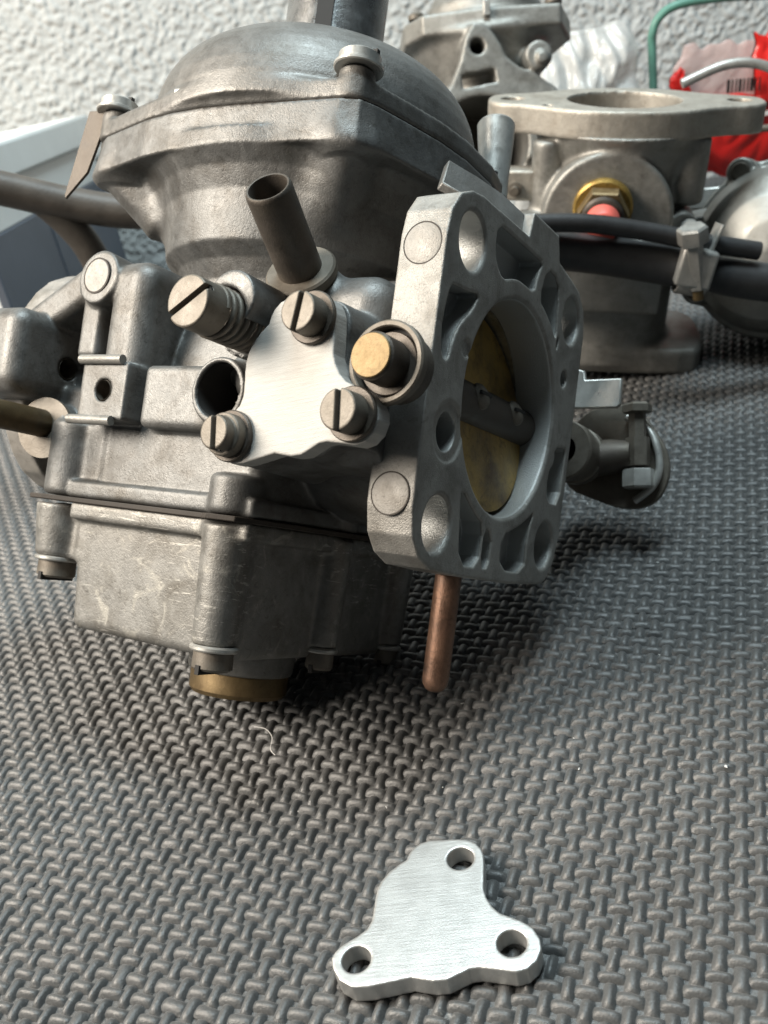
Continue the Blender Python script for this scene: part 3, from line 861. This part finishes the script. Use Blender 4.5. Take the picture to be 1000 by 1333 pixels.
# the air-intake flange at the other end of the barrel
ik = Cast((-122, -46, -40), (-108, 46, 40), .6)
ik.add(p_prism(chaikin([(-34, -14), (-20, -30), (20, -30), (42, -10), (42, 10), (20, 30), (-20, 30), (-34, 14)], 2), 0, -119, -111, .6))
ik.cut(p_cyl((-125, 0, 0), (-100, 0, 0), 24, r=0))
link('intake_flange', ik.mesh('intake_flange'), M_cast, K)

# --- the loose plate lying on the mat
lp = link('loose_plate', plate_me, M_plate)
lp.matrix_world = Matrix(((.99269, .12068, 0, -20.0 * S), (-.12068, .99269, 0, 101.5 * S), (0, 0, 1, 3.95 * S), (0, 0, 0, 1)))
tag(lp, 'loose brushed aluminium three-hole blanking plate lying flat on the mat', 'plate')
# ------------------------------------------------------------------ background
def vnoise(X, Y, s, seed):
    """smooth value noise on arrays"""
    r = np.random.RandomState(seed); T = r.rand(256, 256).astype(np.float32)
    x = X / s; y = Y / s
    i = np.floor(x).astype(int); j = np.floor(y).astype(int)
    u = x - i; v = y - j; u = u * u * (3 - 2 * u); v = v * v * (3 - 2 * v)
    g = lambda a, b: T[a % 256, b % 256]
    return (g(i, j) * (1 - u) + g(i + 1, j) * u) * (1 - v) + (g(i, j + 1) * (1 - u) + g(i + 1, j + 1) * u) * v

def grid_mesh(name, P):
    n, m = P.shape[:2]
    I = np.arange(n * m).reshape(n, m)
    F = np.stack([I[:-1, :-1], I[1:, :-1], I[1:, 1:], I[:-1, 1:]], -1).reshape(-1, 4)
    return mesh_np(name, P.reshape(-1, 3), F)

# stuccoed wall
M_wall = plain('white_stucco', (.46, .475, .47), .85, bump=.4, bscale=900, var=.06, spec=.2)
X, Z = np.meshgrid(np.arange(-300, 400, 1.1), np.arange(-20, 300, 1.1), indexing='ij')
a = vnoise(X + Z * .35, Z, 2.5, 1); b = vnoise(X - Z * .2 + 40, Z + 9, 1.9, 2); c = vnoise(X, Z, 19, 3)
Hh = np.clip(a * 1.25 + b * .7 - .82, 0, .62) * 1.6 + b * .7 + c * .7
wall = link('stucco_wall', grid_mesh('stucco_wall', np.stack([X, 655 - Hh, Z], -1)), M_wall)
tag(wall, 'rough white stucco wall behind the bench', kind='structure')
slab('wall_slab', [(-900, -30), (900, -30), (900, 900), (-900, 900)], lambda u, v, a: (u, a, v), 656.5, 700, M_wall, wall, 0)

# pale plastic storage bin at the left
M_bin = plain('milky_plastic', (.66, .68, .67), .38, var=.05, bump=.1, bscale=300)
M_bin_in = plain('slate_plastic', (.085, .10, .125), .5, var=.12, bump=.15, bscale=200)
binb = empty('storage_bin', (-200, 440, 0))
tag(binb, 'pale plastic storage bin with a slate grey lower panel, left of the carburettor', 'bin')
def bx(u, v, a): return (u + .1 * (v - 440) + 200, v - 440, a)
def binslab(name, x0, x1, y0, y1, z0, z1, m, bev=1.2):
    return slab(name, [(x0, y0), (x1, y0), (x1, y1), (x0, y1)], bx, z0, z1, m, binb, bev)
binslab('side_wall', -152.5, -150, 440, 630, 84, 104, M_bin, .6)
binslab('rim', -154, -146.5, 436, 634, 104, 121, M_bin, 2.0)
binslab('lower_panel', -154, -149.2, 440, 630, 0, 84, M_bin_in, 1)
binslab('back_wall', -330, -150, 628, 631, 0, 112, M_bin, .6)
binslab('far_rim', -330, -150, 626, 634, 112, 121, M_bin, 1.6)
binslab('panel_fold', -149.4, -148.4, 520, 523, 4, 80, M_bin_in, .3)

# grey hose arching out behind the main carburettor
M_hose = plain('dusty_rubber', (.075, .065, .055), .5, bump=.3, bscale=900, var=.3)
hs = empty('rubber_hose', (-90, 330, 60))
tag(hs, 'dusty brown rubber hose curving past the left side of the main carburettor', 'hose')
off = Vector((-90, 330, 60))
def rel(P): return [Vector(p) - off for p in P]
tube('main_run', rel([(-250, 300, 60), (-215, 306, 110), (-175, 314, 136), (-140, 322, 132), (-118, 330, 120), (-100, 335, 111), (-84, 338, 103), (-66, 340, 96), (-40, 342, 90), (-10, 340, 84)]), 5.7, M_hose, hs, 20)
tube('branch', rel([(-92, 338, 106), (-86, 340, 96), (-82, 342, 84), (-80, 344, 60), (-78, 346, 20)]), 5.2, M_hose, hs, 18)
wad = tube('crumpled_tissue', [(0, 0, 0), (6, 3, 2), (11, -2, 4)], 4.5, plain('tissue', (.62, .62, .60), .8, bump=.6), None, 10, rfun=lambda t: 4.2 + 1.4 * math.sin(17 * t))
wad.location = Vector((-165, 452, 42)) * S
tag(wad, 'small wad of pale crumpled tissue at the left edge below the bin panel', 'tissue')

# ---- second carburettor, standing on end at the right
M_tan = metal('tan_casting', (.40, .375, .33), .52, .6, grime=(.16, .12, .08), grime_amt=.4, mott=.12, pit=.15)
M_tan2 = metal('grey_casting', (.29, .285, .265), .5, .6, grime=(.09, .08, .06), grime_amt=.5, mott=.15, pit=.15)
up2 = Matrix.Rotation(math.radians(9.5), 4, 'Y') @ Matrix.Rotation(math.radians(5), 4, 'X') @ Matrix.Rotation(math.radians(-14), 4, 'Z')
C2 = Matrix.Translation(Vector((97, 350, 5)) * S) @ up2 @ Matrix.Scale(.945, 4)
c2 = empty('standing_carburettor', mat=C2)
tag(c2, 'tan metal carburettor standing on end at the right, oval flange uppermost, red-capped brass union', 'carburettor')
OV = chaikin([(-50, -6), (-45, -11.5), (-33, -15), (-22, -24), (-9, -29), (9, -29), (22, -24), (33, -15), (45, -11.5), (50, -6), (50, 6), (45, 11.5), (33, 15), (22, 24), (9, 29), (-9, 29), (-22, 24), (-33, 15), (-45, 11.5), (-50, 6)], 2)
tf = Cast((-56, -32, 82), (56, 32, 102), .7)
tf.add(p_prism(OV, 2, 89.5, 99.5, .5))
tf.cut(p_cyl((0, 0, 70), (0, 0, 120), 20.6, r=0))
for sx in (-41, 41): tf.cut(p_cyl((sx, 0, 70), (sx, 0, 120), 4.3, r=0))
tf.cut(p_cyl((-28, -15, 97), (-28, -15, 120), 1.8, r=0))
link('top_flange', tf.mesh('top_flange'), M_tan, c2)
b2 = Cast((-44, -44, -2), (46, 36, 92), .7)
b2.add(p_cyl((0, 2, 4), (0, 2, 90), 27, r=1))
b2.add(p_cyl((0, 2, 76), (0, 2, 91), 27, 33, r=.5), 3)
b2.add(p_cyl((-4, -30, 63), (-4, 0, 63), 23.5, r=1.4), 2)            # big round boss facing forward
b2.cut(p_box((-4, -36, 38), (40, 10, 20.5), 0), .6)
b2.add(p_box((-6, -20, 44), (24, 16, 14), 1.2), 1)
b2.add(p_box((-22, -25, 61), (14, 8, 2.2), .8), .5)
b2.add(p_cyl((-27, -16, 62), (-27, -16, 88), 5.4, r=1.5), 2)
b2.add(p_cyl((25, -14, 66), (25, -14, 90), 6, r=2), 3)
b2.add(p_cyl((24, -24, 60), (24, -4, 60), 5, r=.8), 1.5)
b2.cut(p_cyl((0, 2, 70), (0, 2, 100), 20.6, r=0))
b2.add(p_prism(chaikin([(-44, -22), (34, -24), (42, -14), (42, 20), (30, 30), (-44, 30)], 2), 2, .2, 11, 2.2), 4)
link('body', b2.mesh('body'), M_tan2, c2)
lathe('throat_liner', (0, 2, 40), (0, 0, 1), [(20.4, 52), (20.4, 0), (0, 0)], M_tan2, c2, 48)
na = (-.05, -1, -.16)
lathe('union_ring', (-6, -29, 68), na, [(0, 0), (10, 0), (10.6, .8), (10.6, 2.6), (9.8, 3.4), (0, 3.4)], M_brass_d, c2, 48)
un = lathe('brass_union', (-6, -32, 67.6), na, [(0, 0), (8.8, 0), (9.1, .6), (9.1, 5), (8.6, 5.8), (0, 5.8)], M_brass, c2, 6, 20)
lathe('union_thread', (-6.3, -37, 66.6), na, [(7.2, 0), (7.4, .4), (6.8, .9), (7.4, 1.5), (6.8, 2.1), (7.4, 2.7), (6.8, 3.3), (7.2, 3.8), (6.2, 4.4), (5, 4.4)], M_dark, un, 40, 80)
lathe('red_cap', (-6.4, -39, 66.2), na, [(6.0, 0), (6.0, 4), (5.7, 8), (5.0, 9), (0, 9.2)], plain('red_plastic', (.68, .13, .10), .45, var=.08), un, 40, 60)
lathe('dowel', (26, -25, 60), (0, -1, -.1), [(3.2, 0), (3.2, 6), (2.4, 7.2), (0, 7.6)], M_bright, c2, 28, 60)
block('side_lug', (-36, -14, 72), (8, 5, 5.5), M_tan, c2, 1)
lathe('lug_pin', (-38, -19, 71), (0, -1, 0), [(2.6, 0), (2.6, 1.2), (1.4, 1.4), (1.4, 4), (0, 4)], M_steel, c2, 20)
block('link_block', (-37, -16, 56), (6.5, 4.5, 4), M_bright, c2, 1.2)
block('link_block', (-38, -16, 45), (5.5, 4.5, 5), M_bright, c2, 1.2)
lathe('link_screw', (-31, -21, 40), (0, 0, 1), [(3, 0), (3, 14), (2, 15), (0, 15)], M_steel, c2, 20)
block('bright_step', (-24, -33.4, 52), (11, 1.6, 4.4), M_bright, c2, .6)

# ---- third carburettor behind, seen into its throat
C3 = Matrix.Translation(Vector((88, 470, 106)) * S) @ Matrix.Rotation(math.radians(8), 4, 'Y') @ Matrix.Rotation(math.radians(-16), 4, 'X')
c3 = empty('rear_carburettor', mat=C3)
tag(c3, 'dirty grey carburettor against the wall, open throat with slot above it facing forward', 'carburettor')
lip3 = [(-37, -10), (-30, -24), (-4, -31), (30, -31), (41, -6), (38, 22), (16, 34), (-20, 32), (-36, 14)]
b3 = Cast((-46, -42, -62), (50, 40, 46), .9)
b3.add(p_prism(lip3, 2, 11, 20, .8))
b3.add(p_cyl((0, 0, 16), (2, 4, -22), 33, 20, r=2), 3)
b3.add(p_rev([(0, 18), (28, 18), (27, 26), (22, 34), (12, 39), (0, 40)], (2, 0, 0)), 2)
FACE = [(-12, 12), (-5, 12.5), (1, 5), (5, -4), (22, -12), (34, -26), (36, -44), (-36, -44), (-30, -24), (-18, -8)]
b3.add(p_prism(chaikin(FACE, 1), 1, -36, -26, .8), 2)
b3.add(p_cyl((18, -37, -2), (18, -20, -2), 6, r=1), 3)
b3.add(p_cyl((19, -39, -3.4), (19, -20, -3.4), 2.8, r=.6), .6)
b3.add(p_box((0, -14, -34), (28, 20, 22), 6), 4)
b3.cut(p_cyl((-8, -50, -37), (-8, 20, -37), 20, r=0), .8)
b3.cut(p_cyl((-8.5, -50, 3), (-8.5, -10, 3), 3.3, r=0), .4)
b3.cut(p_box((-8.5, -40, -10), (7.4, 16, 2.7), .4, Matrix.Rotation(math.radians(-8), 3, 'Y')), .3)
link('body', b3.mesh('body'), M_tan2, c3)
lathe('throat', (-8, -24, -37), (0, 1, 0), [(20.2, 0), (20.2, 34), (0, 34)], M_dark, c3, 48)
for ex, ey in ((-31, -13), (28, -26), (35, 14)):
    lathe('lip_screw', (ex, ey, 21), (0, 0, 1), [(3.6, 0), (3.8, 1.8), (2.8, 2.8), (0, 3)], M_steel, c3, 20)
block('lip_lug', (-3, -31.5, 19), (1.5, 1.4, 3.2), M_bright, c3, .4)

# ---- the dome of a fourth one lying at the right edge
ax4 = Vector((-.50, -.80, .30)).normalized()
C4 = Matrix.Translation(Vector((163, 332, 36)) * S) @ ax4.to_track_quat('Z', 'Y').to_matrix().to_4x4()
c4 = empty('lying_carburettor', mat=C4)
tag(c4, 'carburettor lying on its side at the right edge, smooth grey dome towards the hoses', 'carburettor')
d4 = Cast((-40, -40, -22), (40, 40, 32), .7)
d4.add(p_rev([(0, -6), (30, -6), (30, 0), (29, 9), (25, 18), (18, 24), (9, 27.4), (0, 28.4)], (0, 0, 0)))
d4.add(p_cyl((0, 0, -14), (0, 0, -3), 33, r=1.0), 1)
for t in (115, 205, 295, 25):
    d4.add(p_cyl((33 * math.cos(math.radians(t)), 33 * math.sin(math.radians(t)), -14), (31 * math.cos(math.radians(t)), 31 * math.sin(math.radians(t)), 5), 5.2, r=1), 2.5)
d4.add(p_cyl((0, 0, -22), (0, 0, -12), 26, r=1), 2)
link('dome_cover', d4.mesh('dome_cover'), M_pale, c4)
for t in (115, 205, 295, 25):
    lathe('cover_screw', (31 * math.cos(math.radians(t)), 31 * math.sin(math.radians(t)), 5), (0, 0, 1), [(3.4, 0), (3.4, 2.2), (2.8, 2.8), (0, 2.9)], M_steel, c4, 20)
block('bracket_bar', (-31, 22, -17), (10, 4, 3), M_bright, c4, .8)
lathe('rear_body', (0, 0, -22), (0, 0, -1), [(24, 0), (22, 26), (0, 26)], M_tan2, c4, 40)
# ---- hoses with worm clip
hz = tube('fuel_hose', [(38, 296, 66), (66, 303, 62), (84, 305, 57), (104, 303, 50), (122, 299, 43.5), (142, 294, 37), (170, 288, 30), (205, 280, 22)], 5.6, M_rubber, None, 24,
          rfun=lambda t: 6.6 - 1.1 * math.exp(-((t - .56) / .04) ** 2) - .4 * t)
tag(hz, 'thick black rubber hose running right below the thin cable, with a worm clip', 'hose')
cb = tube('black_cable', [(30, 290, 78), (60, 296, 73), (82, 298, 68.5), (104, 298, 61), (122, 296, 54), (138, 294, 48.5)], 3.0, M_rubber, None, 16)
tag(cb, 'thin black rubber cable lying across above the thick hose', 'cable')
hc = empty('hose_clamp', (118, 300, 45))
hc.scale = (1.12, 1.12, 1.15)
tag(hc, 'plated steel worm-drive clip tightened round the thick black hose', 'hose clamp')
ha = Vector((.92, -.22, -.32)).normalized()
lathe('band', -ha * 4, ha, [(6.3, 0), (7.0, 0), (7.2, .4), (7.2, 8), (7.0, 8.4), (6.3, 8.4)], M_bright, hc, 40)
Rb = ha.to_track_quat('X', 'Z').to_matrix()
block('screw_housing', (-1.5, -6.6, 2.5), (5.2, 2.6, 5.4), M_bright, hc, .9, Rb)
lathe('worm_screw', (-1.2, -6.8, -3.6), (-.1, -.1, 1), [(0, 0), (2.2, 0), (2.6, .4), (2.6, 15), (0, 15)], M_bright, hc, 6, 20)
lathe('screw_head', (-2.6, -8.2, 10), (-.1, -.1, 1), [(0, 0), (4.2, 0), (4.4, .5), (4.4, 4.2), (3.8, 4.8), (0, 4.8)], M_bright, hc, 6, 20)
lathe('screw_tip', (-1.0, -6.6, -6.6), (-.1, -.1, 1), [(0, 0), (1.6, 0), (1.6, 3), (0, 3)], M_brass, hc, 16)
block('band_tail', (4.2, -5.2, 8.6), (.4, 2.6, 5), M_bright, hc, .15, Matrix.Rotation(.5, 3, 'Y'))

# ---- small bits between
gb = block('galvanised_block', (132, 346, 45), (13, 6, 7), metal('galvanised', (.55, .56, .55), .45, .7, grime_amt=.3, mott=.35, scale=2.5), None, .8)
tag(gb, 'speckled galvanised metal block between the standing carburettor and the dome', 'metal block')
oc = lathe('orange_cap', (117, 335, 47), (-.3, -.8, .3), [(4, 0), (4, 5), (3.4, 6), (0, 6)], plain('orange_plastic', (.62, .25, .05), .45), None, 28)
tag(oc, 'small orange plastic cap half hidden above the black cable', 'cap')
rb = tube('steel_rod', [(160, 450, 66), (200, 446, 61), (236, 440, 58)], 1.6, M_steel, None, 12)
tag(rb, 'thin straight steel rod behind the dome, above the ribbed mat', 'rod')

# ---- red packet
M_red = plain('red_foil', (.62, .022, .018), .30, var=.12, bump=.15, bscale=120)
M_clear = plain('milky_film', (.70, .52, .49), .25, var=.06, bump=.2, bscale=150, alpha=.6)
def crumple(name, c, w, h, amp, mat, seed, lean=0, par=None, yaw=0, thick=1.2, shape=None, fine=False):
    n, m = 46, 40
    U, Vv = np.meshgrid(np.linspace(-1, 1, n), np.linspace(0, 1, m), indexing='ij')
    wd_ = w if shape is None else w * shape(Vv)
    d = np.abs(vnoise(U * 40 + 60 + Vv * 18, Vv * 22, 21, seed) - .5) * 2 + .35 * np.abs(vnoise(U * 40 + 9 - Vv * 25, Vv * 30 + 70, 11, seed + 1) - .5) * 2
    if fine: d = d * .4 + 1.3 * np.abs(vnoise(U * 40 + 60 + Vv * 31, Vv * 44 - U * 17, 13, seed) - .5) * 2 + .8 * np.abs(vnoise(U * 40 + 9 - Vv * 22, Vv * 44 + 70 + U * 30, 6, seed + 1) - .5) * 2
    env = (1 - np.abs(U) ** 3) ** .5 * np.clip(np.sin(np.pi * np.clip(Vv, .02, .98)), 0, 1) ** .5
    edge = (vnoise(Vv * 30, U * 2 + 50, 5, seed + 3) - .5) * 6
    x = U * wd_ + edge; y = -env * amp * (.45 + .55 * d) + lean * Vv * h
    z = Vv * h + (vnoise(U * 20 + 80, Vv * 3, 5, seed + 5) - .5) * 5
    Pf = np.stack([x, y, z], -1); Pb = np.stack([x, env * amp * .35 + thick + lean * Vv * h, z], -1)
    P = np.concatenate([Pf, Pb[:, ::-1]], 1)
    o = link(name, grid_mesh(name, P), mat, par)
    if par is None:
        o.location = Vector(c) * S
    else: o.location = Vector(c) * S
    o.rotation_euler = (0, 0, yaw)
    return o
rp = empty('red_packet', (222, 520, 28))
rp.rotation_euler = (0, math.radians(6), 0)
tag(rp, 'crumpled red foil packet with a clear film top and barcode, behind the steel wire', 'packet')
crumple('foil', (0, 0, 0), 33, 40, 10, M_red, 11, par=rp)
crumple('foil_flap', (26, -4, 34), 15, 34, 8, M_red, 21, par=rp, yaw=.15)
crumple('foil_corner', (-27, -3, 34), 9, 20, 4, M_red, 31, par=rp, shape=lambda v: 1 - .75 * v)
crumple('film', (-6, 2, 38), 26, 27, 2.5, M_clear, 41, par=rp, shape=lambda v: 1 - .25 * v)
for i in range(9):
    block('barcode_bar', (-4 + i * 2.0, -10.6 - .2 * i, 45), (.45 if i % 3 else .8, .15, 3.2), M_black, rp, 0)
block('white_stripe', (14, -11.5, 30), (11, .3, 1.1), plain('white_print', (.8, .75, .72), .4), rp, 0, Matrix.Rotation(math.radians(-4), 3, 'Y'))

# ---- wires
sw = tube('bent_steel_wire', [(168, 432, 88), (186, 430, 92), (200, 428, 90), (212, 426, 82), (219, 424, 68), (222, 422, 52), (226, 420, 30), (230, 418, 2)], 2.1, M_bright, None, 14)
tag(sw, 'bent bright steel wire arching in front of the red packet', 'wire')
gw = tube('green_wire', [(201, 560, 60), (201.5, 560, 94), (202, 559, 103), (206, 558, 110), (216, 556, 114), (240, 554, 113), (275, 552, 108), (330, 550, 98)], 2.4,
          plain('green_plastic', (.10, .25, .20), .4), None, 14)
tag(gw, 'teal green plastic coated wire hook against the wall at top right', 'wire')

# ---- clear bag crumpled against the wall
M_bag = plain('clear_bag', (.70, .70, .68), .22, var=.05, bump=.5, bscale=160, alpha=.6)
pb = crumple('plastic_bag', (158, 560, 22), 44, 90, 16, M_bag, 57, shape=lambda v: 1 - .3 * v, fine=True)
tag(pb, 'crumpled clear plastic bag between the rear carburettor and the red packet', 'plastic bag')

# ---- lint and crumbs on the mat
M_lint = plain('lint', (.62, .62, .60), .7)
V, F = [], []
C_ = np.array(CAM_P); R_ = np.array(CAM_R)
k = 0
while k < 130:
    x, y = rnd.uniform(-130, 150), rnd.uniform(80, 330)
    s_ = abs(rnd.gauss(0, .11)) + .06
    a_ = rnd.uniform(0, 6.3); l_ = s_ * rnd.choice((1, 1, 1, 2.2, 4))
    z = rnd.uniform(-.5, .0)
    ca, sa = math.cos(a_), math.sin(a_)
    b = len(V)
    for u, v, w in ((-l_, -s_, 0), (l_, -s_ * .6, 0), (l_ * .8, s_, 0), (-l_ * .7, s_ * .8, 0), (0, 0, s_ * 1.3)):
        V.append((x + u * ca - v * sa, y + u * sa + v * ca, z + w))
    F += [(b, b + 1, b + 4), (b + 1, b + 2, b + 4), (b + 2, b + 3, b + 4), (b + 3, b, b + 4), (b + 3, b + 2, b + 1, b)]
    k += 1
du = link('dust_specks', mesh_py('dust_specks', V, F), M_lint, None, smooth=False)
tag(du, 'tiny pale specks of lint and grit scattered over the mat', kind='stuff')
hr = tube('stray_hair', [(-40, 170, .4), (-37, 167, 1.5), (-35.5, 164, 1.2), (-36, 161, .5), (-35, 159, .3)], .09, M_lint, None, 6)
tag(hr, 'single pale curved hair on the mat just in front of the brass plug', 'hair')
